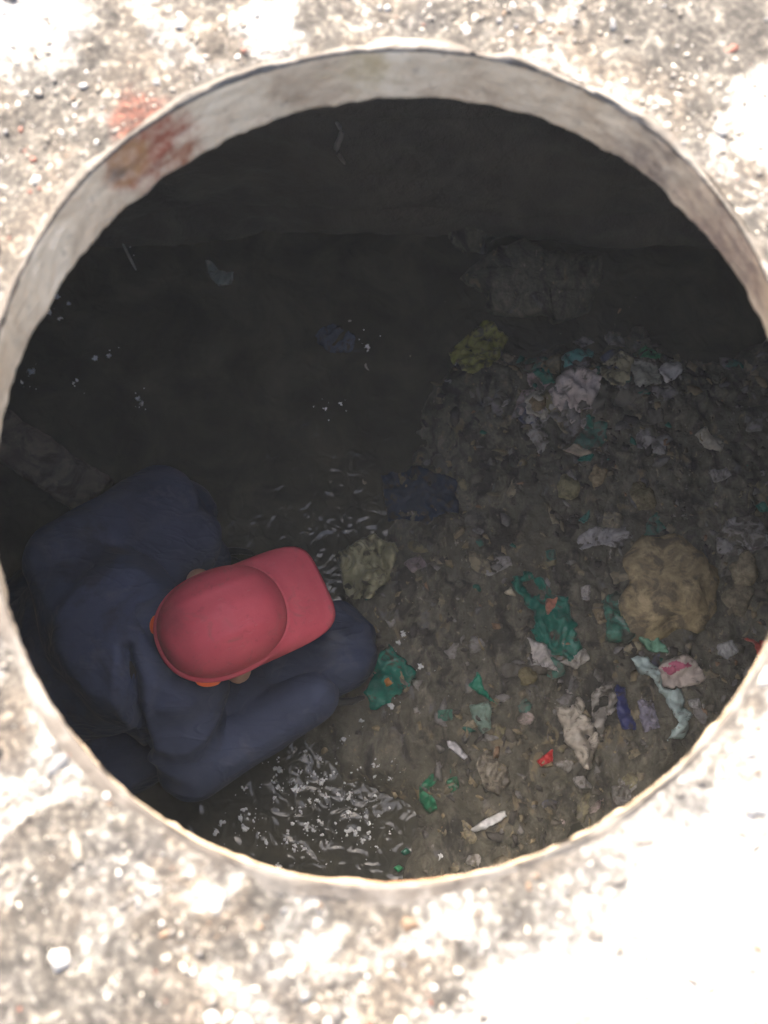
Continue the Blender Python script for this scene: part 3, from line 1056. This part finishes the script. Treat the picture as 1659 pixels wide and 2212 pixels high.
scrap('plastic_scrap', 'faint grey scrap behind the teal strip of the back heap', 'scrap', r2((830, 240), (880, 215), (930, 245), (870, 270)), GREY, dirt=0.55)
# middle of the bank
chip = scrap('paper_chip', 'cream chip with a teal lower edge below the back heap', 'chip', r2((772, 735), (830, 708), (900, 760), (850, 775)), (0.62, 0.54, 0.40), 0.022, 0.006, 0.1)
scrap('teal_edge', None, None, r2((830, 788), (850, 770), (908, 762), (892, 792)), TEAL, 0.016, 0.004, 0.1, parent=chip)
scrap('paper_scrap', 'long whitish tan scrap alone near the right rim, right of the cream chip', 'scrap', r2((1338, 672), (1390, 635), (1462, 720), (1442, 755), (1380, 722)), (0.52, 0.49, 0.40), 0.02, 0.01, 0.2)
scrap('plastic_scrap', 'grey scrap near the right rim below the long whitish tan one', 'scrap', r2((1388, 832), (1470, 825), (1482, 862), (1420, 885)), GREY)
scrap('plastic_bag', 'grey white crumpled bag just above left of the round tan boulder', 'bag', r2((838, 1130), (880, 1078), (970, 1060), (1040, 1066), (1072, 1110), (1030, 1155), (940, 1142), (860, 1165)), (0.44, 0.43, 0.44), 0.015, 0.018, 0.35)
scrap('plastic_bag', 'grey torn bag right of the round tan boulder at the rim', 'bag', r2((1430, 1100), (1480, 1040), (1590, 1028), (1665, 1130), (1605, 1172), (1500, 1202), (1430, 1170)), (0.36, 0.35, 0.34), 0.012, 0.018, 0.55)
scrap('plastic_scrap', 'small white tip of film at the rim beside the torn grey bag', 'scrap', r2((1620, 1110), (1670, 1090), (1680, 1160), (1640, 1160)), (0.52, 0.51, 0.52), 0.02)
scrap('plastic_scrap', 'small teal scrap at the rim above the torn grey bag', 'scrap', r2((1590, 980), (1630, 955), (1655, 1000), (1610, 1010)), TEAL, dirt=0.3)
scrap('plastic_scrap', 'tiny dull teal sliver in the middle of the muck above the green bag', 'scrap', r2((700, 1170), (740, 1165), (748, 1205), (708, 1215)), (0.05, 0.19, 0.16), dirt=0.5)
scrap('plastic_scrap', 'thin teal sliver between the cream chip and the grey white bag', 'scrap', r2((840, 1040), (885, 1000), (890, 1030), (860, 1055)), (0.06, 0.22, 0.19), dirt=0.4)
# green bag with handle
bag = scrap('carrier_bag', 'torn green carrier bag with a looped handle and pale lining on the muck', 'bag', r3((555, 345), (560, 305), (620, 278), (690, 298), (722, 370), (800, 400), (815, 480), (832, 560), (860, 620), (800, 665), (740, 640), (690, 600), (640, 545), (655, 490), (612, 400)), TEAL, 0.022, 0.02, 0.2, 0.3, hole=r3((598, 325), (650, 308), (688, 365), (645, 385)))
scrap('lining', None, None, r3((622, 560), (690, 590), (752, 708), (690, 692), (640, 640)), (0.55, 0.52, 0.50), 0.014, 0.012, 0.2, parent=bag)
scrap('lining', None, None, r3((755, 660), (800, 650), (862, 605), (888, 650), (830, 700)), (0.50, 0.48, 0.44), 0.018, 0.016, 0.4, parent=bag)
scrap('printed_patch', None, None, r3((692, 430), (712, 390), (756, 388), (742, 425), (710, 470)), (0.60, 0.26, 0.18), 0.040, 0.006, 0.1, parent=bag)
scrap('paper_chip', 'cream chip at the left of the green bag handle', 'chip', r3((518, 372), (552, 342), (582, 386)), (0.60, 0.54, 0.40), 0.018, 0.004, 0.1)
scrap('plastic_bag', 'green and white torn bag pressed against the left foot of the tan boulder', 'bag', r3((938, 390), (1010, 356), (1050, 390), (1082, 490), (1112, 520), (1050, 590), (1000, 585), (955, 580), (950, 480)), (0.06, 0.24, 0.18), 0.018, 0.018, 0.5)
scrap('paper_scrap', 'white fold on the green and white torn bag by the boulder', 'scrap', r3((1000, 400), (1045, 395), (1082, 500), (1030, 470)), (0.55, 0.53, 0.48), 0.034, 0.008, 0.25)
scrap('plastic_scrap', 'glossy pale green leaf of film below the tan boulder', 'scrap', r3((1080, 560), (1100, 515), (1190, 558), (1226, 632), (1130, 615)), (0.20, 0.42, 0.30), 0.025, 0.010, 0.15, 0.2)
scrap('paper_scrap', 'white scrap left of the green and white bag by the boulder', 'scrap', r3((850, 345), (890, 338), (895, 400), (860, 395)), (0.48, 0.46, 0.46))
scrap('paper_scrap', 'brownish beige scrap left of the green and white bag, below a white one', 'scrap', r3((895, 440), (930, 430), (960, 500), (920, 510)), (0.38, 0.31, 0.20))
scrap('plastic_ribbon', 'long pale blue ribbon of film curving down below the boulder', 'ribbon', r3((1055, 642), (1130, 632), (1172, 690), (1205, 768), (1282, 778), (1318, 900), (1302, 985), (1208, 994), (1250, 945), (1238, 870), (1195, 790), (1120, 722)), (0.46, 0.58, 0.58), 0.02, 0.012, 0.12)
card = scrap('paper_card', 'beige card with a pink top half lying right of the pale blue ribbon', 'card', r3((1172, 690), (1300, 625), (1392, 742), (1262, 778), (1200, 768)), (0.55, 0.48, 0.44), 0.02, 0.005, 0.1, 0.6)
scrap('pink_print', None, None, r3((1188, 686), (1298, 632), (1328, 682), (1222, 722)), (0.55, 0.14, 0.24), 0.0245, 0.004, 0.05, 0.6, parent=card)
scrap('plastic_scrap', 'small whitish scrap near the right rim above the beige and pink card', 'scrap', r3((1428, 590), (1490, 572), (1522, 620), (1480, 652), (1430, 632)), (0.48, 0.49, 0.50), 0.015, 0.012, 0.3)
scrap('plastic_scrap', 'red scrap at the right rim level with the boulder foot', 'scrap', r3((1540, 560), (1600, 580), (1640, 568), (1665, 600), (1612, 642), (1590, 600)), (0.55, 0.10, 0.08), 0.018)
scrap('paper_scrap', 'tiny pale scrap right of the pale blue ribbon end', 'scrap', r3((1308, 825), (1352, 818), (1362, 862), (1320, 858)), (0.42, 0.42, 0.42))
scrap('plastic_bag', 'beige grey crumpled bag hanging in a point above the olive puddle', 'bag', r3((742, 850), (800, 862), (842, 808), (862, 880), (932, 960), (926, 1050), (870, 1132), (820, 1060), (780, 1000)), (0.50, 0.46, 0.40), 0.022, 0.022, 0.25)
scrap('plastic_bag', 'dull grey curl of film joining the beige bag at its upper right', 'bag', r3((888, 830), (920, 770), (990, 755), (1002, 860), (955, 900), (945, 1000), (902, 940)), (0.38, 0.36, 0.33), 0.016, 0.02, 0.35, hole=r3((925, 815), (965, 800), (965, 850), (930, 860)))
scrap('plastic_scrap', 'dark violet blue scrap left of the pale blue ribbon', 'scrap', r3((998, 760), (1042, 768), (1062, 870), (1092, 952), (1018, 952), (1004, 870)), (0.045, 0.055, 0.20), 0.015, 0.01, 0.15)
scrap('plastic_scrap', 'pale lilac scrap between the violet blue scrap and the ribbon end', 'scrap', r3((1098, 822), (1160, 828), (1192, 942), (1110, 965)), (0.30, 0.29, 0.38), 0.012, 0.012, 0.4)
scrap('plastic_scrap', 'small bright red scrap left of the point of the beige bag', 'scrap', r3((668, 1085), (735, 1030), (742, 1085), (690, 1108)), (0.62, 0.05, 0.05), 0.018, 0.008, 0.1)
scrap('plastic_bag', 'dull beige bag sunk in the muck left of the olive puddle', 'bag', r3((405, 1090), (450, 1035), (542, 1120), (552, 1180), (490, 1235), (430, 1190)), (0.32, 0.29, 0.23), 0.012, 0.02, 0.5)
scrap('plastic_scrap', 'curled green strip at the lower middle near the bottom rim', 'scrap', r3((165, 1190), (215, 1138), (245, 1165), (205, 1200), (245, 1290), (205, 1315), (165, 1255)), GREEN, 0.012, 0.012, 0.3)
scrap('plastic_scrap', 'small dull green strip beside the curled green strip', 'scrap', r3((278, 1170), (320, 1148), (332, 1200), (295, 1225)), GREEN, 0.01, 0.01, 0.5)
scrap('plastic_scrap', 'green twist lying on the pale green strip in the middle', 'scrap', r3((368, 765), (412, 705), (442, 790), (492, 850), (420, 802)), (0.02, 0.25, 0.16), 0.022, 0.01, 0.15)
scrap('plastic_scrap', 'pale green strip below the green twist in the middle', 'scrap', r3((372, 850), (460, 828), (472, 945), (430, 972), (392, 910)), (0.22, 0.32, 0.27), 0.012, 0.012, 0.3)
scrap('plastic_scrap', 'dull green square scrap left of the pale green strip', 'scrap', r3((238, 872), (302, 866), (304, 912), (240, 922)), (0.07, 0.20, 0.15), 0.01, 0.01, 0.4)
gb = scrap('plastic_bag', 'wet green bag with an orange fleck against the right arm of the worker', 'bag', r3((0, 620), (40, 592), (112, 668), (158, 700), (142, 752), (40, 832), (-40, 872), (-70, 790)), (0.02, 0.20, 0.15), 0.02, 0.024, 0.2, 0.15)
scrap('orange_fleck', None, None, r3((5, 745), (45, 725), (60, 755), (25, 775)), (0.50, 0.20, 0.05), 0.042, 0.006, 0.1, parent=gb)
scrap('plastic_scrap', 'slim white scrap left of the dull beige bag', 'scrap', r3((278, 1000), (320, 1003), (372, 1070), (350, 1082), (290, 1032)), (0.66, 0.66, 0.70), 0.018, 0.008, 0.05, 0.2)
scrap('plastic_scrap', 'long bright white strip near the bottom rim left of the olive puddle', 'scrap', r3((383, 1372), (440, 1338), (518, 1288), (530, 1318), (450, 1372), (395, 1397)), (0.80, 0.82, 0.85), 0.02, 0.010, 0.08, 0.15)
scrap('plastic_scrap', 'grey scrap above the olive puddle near the bottom rim', 'scrap', r3((818, 1160), (870, 1148), (912, 1200), (850, 1205)), GREY)
scrap('plastic_scrap', 'dull grey film beside the bottom right rim', 'scrap', r3((988, 1192), (1060, 1178), (1072, 1252), (1000, 1282)), (0.28, 0.27, 0.26), dirt=0.5)
scrap('plastic_scrap', 'small bright green scrap near the bottom rim by the white flecks', 'scrap', r3((55, 1550), (75, 1535), (100, 1550), (75, 1570)), (0.05, 0.36, 0.16), 0.012)
scrap('plastic_scrap', 'small teal scrap above the bright green one near the bottom rim', 'scrap', r3((85, 1480), (110, 1460), (130, 1480), (100, 1495)), (0.03, 0.26, 0.17), 0.01)


matted = []
for q_ in range(230):
    x, y = random.uniform(0.0, 1.1), random.uniform(-0.55, 0.95)
    if q_ > 175: x, y = random.gauss(0.50, 0.13), random.gauss(0.72, 0.09)
    if bed_h(x, y) < WATER_Z + 0.005: continue
    d = Vector((x, y, -1.66)) - CAM
    u, v = U0 + F * d.x / (d.y * math.sin(TILT) - d.z * math.cos(TILT)), V0 - F * (d.y * math.cos(TILT) + d.z * math.sin(TILT)) / (d.y * math.sin(TILT) - d.z * math.cos(TILT))
    heap = 1.3 if (1100 < u < 1500 and 730 < v < 1000) else 1.0
    r_ = random.uniform(10, 34) * heap
    el_ = random.uniform(0.35, 0.9); ro = random.uniform(0, 3.14)
    pts = []
    for k in range(7):
        a = k * 2 * math.pi / 7 + random.uniform(-0.3, 0.3)
        q = r_ * random.uniform(0.5, 1.2)
        ex, ey = q * math.cos(a), q * el_ * math.sin(a)
        pts.append((u + ex * math.cos(ro) - ey * math.sin(ro), v + ex * math.sin(ro) + ey * math.cos(ro)))
    scrap('x', None, None, pts, GREY, 0.004, 0.012, collect=matted, step=0.005)
VV, FF, off = [], [], 0
for V_, F_ in matted:
    VV += [tuple(p) for p in V_]; FF += [tuple(k + off for k in f) for f in F_]; off += len(V_)


def mat_matted():
    t = NT('silted_rags')
    geo = t.n('NewGeometry')
    nd = t.n('ValToRGB'); nd.color_ramp.interpolation = 'CONSTANT'
    st = [(0.0, (0.26, 0.25, 0.245)), (0.2, (0.33, 0.29, 0.20)), (0.4, (0.16, 0.15, 0.13)), (0.54, (0.42, 0.40, 0.38)), (0.70, (0.27, 0.245, 0.15)), (0.82, (0.08, 0.20, 0.16)), (0.88, (0.44, 0.36, 0.34)), (0.96, (0.12, 0.13, 0.20))]
    el = nd.color_ramp.elements
    while len(el) < len(st): el.new(0.5)
    for e, (p, c) in zip(el, st): e.position = p; e.color = (*c, 1)
    t.l(geo.outputs['Random Per Island'], nd.inputs[0])
    c = t.mix(t.ramp(t.noise(40, 6, 0.68, 0.5), [(0.44, 0.0), (0.60, 0.85)]), nd.outputs[0], (0.13, 0.12, 0.098))
    return t.fin(c, 0.5, 0.4)


mo = mesh_obj('matted_rubbish', VV, FF, mat_matted())
md = mo.modifiers.new('s', 'SOLIDIFY'); md.thickness = 0.001; md.offset = 0
tag(mo, 'matted silt coated rags and film pressed into the sludge bank', 'rubbish', kind='stuff')


# boulder, clods, pipe, block, root
def rock(name, label, cat, u, v, r, sq, col, seed, jit=0.3, sink=0.25, dirt=0.35, group=None, sub=4, sc=22):
    c = P(u, v, -1.64)
    vs, fs = ico(sub, jit, seed, sq)
    base = surf(c.x, c.y)
    V = []
    o = Vector((seed, seed * 2, 0))
    for p in vs:
        n = Vector(p)
        k = 1 + 0.05 * noise.fractal(n * 3 + o, 0.8, 2.1, 5, noise_basis='PERLIN_ORIGINAL')
        V.append(n * k * r + Vector((c.x, c.y, base + r * sq[2] * (1 - 2 * sink))))
    key = (tuple(col), dirt, 'rock')
    if key not in SCRAP_MATS: SCRAP_MATS[key] = mat_plain('stone_%d' % len(SCRAP_MATS), col, 0.45, sc, 0.75, 0.3, 0.6, dirt, (0.15, 0.125, 0.09))
    ob = mesh_obj(name, V, fs, SCRAP_MATS[key], recentre=True)
    return tag(ob, label, cat, group)


rock('boulder', 'large round tan boulder caked in mud near the right rim', 'boulder', 1443, 1275, 0.122, (1.0, 1.02, 0.5), (0.42, 0.34, 0.20), 17, 0.3, 0.46, 0.42)
for i, (u, v, r, l, c) in enumerate((
        (1292, 1028, 0.024, 'tan oval clod just below the cream chip', (0.36, 0.29, 0.18)),
        (1221, 1058, 0.026, 'olive clod left of the tan oval clod under the cream chip', (0.27, 0.25, 0.15)),
        (1390, 1070, 0.030, 'brownish clod between the cream chip and the torn grey bag', (0.24, 0.21, 0.13)),
        (1160, 870, 0.018, 'small brown clod at the left of the beige torn scrap', (0.27, 0.21, 0.13)),
        (1610, 1230, 0.034, 'dull tan lump right of the boulder at the rim', (0.30, 0.26, 0.18)),
        (1600, 1290, 0.036, 'dark tan lump right of the boulder below the dull one', (0.24, 0.21, 0.15)),
        (1140, 1460, 0.020, 'olive brown clod left under the torn green carrier bag', (0.22, 0.19, 0.11)))):
    rock('clod', l, 'clod', u, v, r, (1.0, 1.15, 0.7), c, 40 + i, 0.4, 0.25, 0.2, sub=3, sc=60)


def build_beam():
    a, b = P(-110, 862, -1.66), P(205, 1072, -1.66)
    a.z, b.z = -1.66, -1.70
    ax = b - a; L = ax.length
    t_ = ax.normalized(); n_ = UP.cross(t_).normalized(); u_ = t_.cross(n_)
    V, Fc = [], []
    prof = [(-0.060, -0.035), (-0.060, 0.024), (-0.052, 0.033), (-0.02, 0.036), (0.02, 0.034), (0.050, 0.036), (0.060, 0.026), (0.060, -0.035)]
    m, n = len(prof), 40
    for i in range(n + 1):
        for w_, h_ in prof:
            p = a + t_ * (L * i / n) + n_ * w_ + u_ * h_
            d = 0.007 * fbm(p.x, p.y, p.z, 22, 4)
            V.append(p + n_ * d + u_ * d)
    for i in range(n):
        for k in range(m): Fc.append((i * m + k, i * m + (k + 1) % m, (i + 1) * m + (k + 1) % m, (i + 1) * m + k))
    Fc += [tuple(range(m - 1, -1, -1)), tuple(n * m + k for k in range(m))]
    o = mesh_obj('timber_beam', V, Fc, M['clay'], recentre=True, smooth=False)
    tag(o, 'dull brown squared beam lying in the water behind the worker at the left rim', 'beam')


build_beam()


def build_block():
    px = [(1010, 560), (1060, 515), (1180, 500), (1275, 522), (1295, 585), (1285, 640), (1190, 655), (1060, 640)]
    poly = [P(u, v, -1.62).xy for u, v in px]
    c = sum(poly, Vector((0, 0))) / len(poly)
    V, Fc = [], []
    rows = [(1.04, -1.82), (1.02, -1.70), (1.0, -1.685), (0.95, -1.672), (0.5, -1.660)]
    sub = 8
    ring = []
    for i in range(len(poly)):
        p, q = poly[i], poly[(i + 1) % len(poly)]
        for k in range(sub): ring.append(p.lerp(q, k / sub))
    n = len(ring)
    for s, z in rows:
        for p in ring:
            x, y = c + (p - c) * s
            d = 0.04 * fbm(x, y, z, 9, 5)
            V.append((x + d, y + d, z + d))
    V.append((c.x, c.y, -1.660))
    for j in range(len(rows) - 1):
        for i in range(n):
            k = (i + 1) % n
            Fc.append((j * n + i, j * n + k, (j + 1) * n + k, (j + 1) * n + i))
    for i in range(n): Fc.append(((len(rows) - 1) * n + i, (len(rows) - 1) * n + (i + 1) % n, len(V) - 1))
    o = mesh_obj('concrete_block', V, Fc, M['sludge'], recentre=True)
    tag(o, 'dark broken concrete block in shade against the far wall', 'block')


build_block()


def tube(name, pts, r, mat, label, cat):
    V, Fc = [], []
    n = 8
    for i, p in enumerate(pts):
        d = (pts[min(i + 1, len(pts) - 1)] - pts[max(i - 1, 0)]).normalized()
        q = d.to_track_quat('Z', 'Y')
        rr = r * (1 - 0.5 * abs(2 * i / (len(pts) - 1) - 1) ** 2)
        for k in range(n):
            a = 2 * math.pi * k / n
            V.append(q @ Vector((rr * math.cos(a), rr * math.sin(a), 0)) + p)
    for i in range(len(pts) - 1):
        for k in range(n):
            Fc.append((i * n + k, i * n + (k + 1) % n, (i + 1) * n + (k + 1) % n, (i + 1) * n + k))
    Fc += [tuple(range(n - 1, -1, -1)), tuple((len(pts) - 1) * n + k for k in range(n))]
    tag(mesh_obj(name, V, Fc, mat, recentre=True), label, cat)


def wall_pt(u, v):
    """where the line of sight meets the far wall"""
    a = P(u, v, 0); d = (a - CAM).normalized()
    t = (CY + AY - 0.02 - CAM.y) / d.y
    return CAM + d * t


tube('root', [wall_pt(727 + 8 * math.sin(k * 0.9) + k * 1.5, 265 + k * 11) for k in range(9)], 0.008, mat_plain('pale_root', (0.34, 0.32, 0.29), 0.3, 40), 'pale thin root hanging down the far wall below the collar', 'root')
tube('stick', [P(262 + k * 4.5, 520 + k * 9, WATER_Z + 0.012) for k in range(8)], 0.004, mat_plain('pale_stick', (0.40, 0.39, 0.36), 0.3, 40), 'thin pale stick floating on the water at the upper left', 'stick')

# ------------------------------------------------------------------ small stuff
crumb_protos = [ico(1, 0.75, 200 + s, (1, random.uniform(0.35, 0.8), random.uniform(0.08, 0.25))) for s in range(14)]


def mat_crumb():
    t = NT('mixed_crumbs')
    geo = t.n('NewGeometry')
    nd = t.n('ValToRGB'); nd.color_ramp.interpolation = 'CONSTANT'
    st = [(0.0, (0.16, 0.145, 0.12)), (0.22, (0.09, 0.083, 0.075)), (0.42, (0.24, 0.21, 0.15)), (0.58, (0.30, 0.25, 0.16)), (0.72, (0.22, 0.21, 0.20)), (0.90, (0.32, 0.305, 0.28)), (0.94, (0.06, 0.18, 0.14)), (0.96, (0.30, 0.20, 0.13))]
    el = nd.color_ramp.elements
    while len(el) < len(st): el.new(0.5)
    for e, (p, c) in zip(el, st): e.position = p; e.color = (*c, 1)
    t.l(geo.outputs['Random Per Island'], nd.inputs[0])
    c = t.mix(0.5, nd.outputs[0], t.ramp(t.noise(150, 4), [(0.3, 0.45), (0.7, 1.3)]), 'MULTIPLY')
    return t.fin(c, 0.6, 0.4)


items = []
while len(items) < 2300:
    x, y = random.uniform(-0.15, 1.2), random.uniform(-0.7, 1.05)
    h = bed_h(x, y)
    if h < WATER_Z + 0.004 and random.random() < 0.97: continue
    if fbm(x, y, 6, 5, 3) < random.uniform(-0.5, 0.3): continue
    s = 0.0025 + 0.017 * random.random() ** 3
    items.append(((x, y, max(h, WATER_Z) + s * 0.02), s))
for _ in range(120):
    x, y = random.uniform(0.1, 1.15), random.uniform(-0.6, 0.98)
    h = bed_h(x, y)
    if h < WATER_Z + 0.01: continue
    items.append(((x, y, h + 0.002), random.uniform(0.012, 0.026)))
o = scatter_mesh('litter', items, crumb_protos, mat_crumb())
tag(o, 'small mixed crumbs of litter and clods spread over the sludge bank', 'litter', kind='stuff')

glints = []  # white blobs modelled in place of bright reflections on the water
blobs = [ico(1, 0.5, 300 + s, (1, random.uniform(0.5, 0.8), 0.3)) for s in range(12)]


def fleck(u, v, s):
    p = P(u, v, WATER_Z)
    glints.append(((p.x, p.y, surf(p.x, p.y) + s * 0.1), s))


def glint_at(u, v, n, big=1.0):
    """an irregular painted glint: joined white blobs with a few loose specks"""
    dx, dy = random.uniform(-5, 5), random.uniform(-5, 5)
    for k in range(n):
        fleck(u + random.gauss(0, 2.2) + dx * k / n, v + random.gauss(0, 2.2) + dy * k / n, big * random.uniform(0.0018, 0.0056))
    for k in range(random.randint(0, 4)):
        fleck(u + random.gauss(0, 16), v + random.gauss(0, 16), random.uniform(0.0008, 0.0022))


for k in range(105):
    u, v = random.uniform(500, 850), random.uniform(1640, 1870)
    if u < 590 and v < 1700 or v > 1780 + (u - 480) * 0.42: continue
    glint_at(u, v, random.choice((1, 1, 2, 2, 3, 4, 7)))
for u, v, n in ((605, 1665, 14), (530, 1790, 24), (520, 1765, 12), (468, 1800, 12), (480, 1780, 8), (640, 1705, 12), (655, 1700, 8), (695, 1690, 10), (755, 1790, 14), (770, 1800, 8), (600, 1870, 14), (690, 1640, 7), (660, 1625, 5), (600, 1700, 8),
                (870, 1375, 9), (860, 1395, 5), (905, 1445, 10), (845, 1525, 14), (830, 1515, 8), (890, 1470, 6), (780, 1560, 5), (740, 1600, 6),
                (125, 640, 10), (150, 655, 8), (105, 675, 10), (130, 690, 6), (265, 520, 6), (205, 772, 8), (235, 768, 5), (70, 802, 9), (48, 825, 6), (160, 830, 4), (305, 870, 8), (300, 860, 5), (793, 752, 9), (990, 790, 10), (1005, 775, 6), (950, 1845, 7), (700, 885, 3), (735, 875, 4)):
    glint_at(u, v, n, 1.15)
o = scatter_mesh('glint_flecks', glints, blobs, M['glints'])
tag(o, 'painted white glints on the dark water around the worker', 'glints', kind='stuff')

# ------------------------------------------------------------------ added haze volume in place of lens glare, lifts the blacks
def build_glare_haze():
    x0, x1, y0, y1, z0, z1 = -62, 62, -62, 62, -3.1, 1.25
    V = [(x, y, z) for z in (z0, z1) for y in (y0, y1) for x in (x0, x1)]
    Fc = [(0, 2, 3, 1), (4, 5, 7, 6), (0, 1, 5, 4), (2, 6, 7, 3), (0, 4, 6, 2), (1, 3, 7, 5)]
    m = bpy.data.materials.new('glare_veil'); m.use_nodes = True
    t = m.node_tree; t.nodes.clear()
    out = t.nodes.new('ShaderNodeOutputMaterial'); v = t.nodes.new('ShaderNodeVolumePrincipled')
    v.inputs['Color'].default_value = (0.86, 0.9, 0.92, 1)
    v.inputs['Density'].default_value = 0.0034
    t.links.new(v.outputs[0], out.inputs['Volume'])
    tag(mesh_obj('glare_haze', V, Fc, m, smooth=False), kind='stuff')


build_glare_haze()
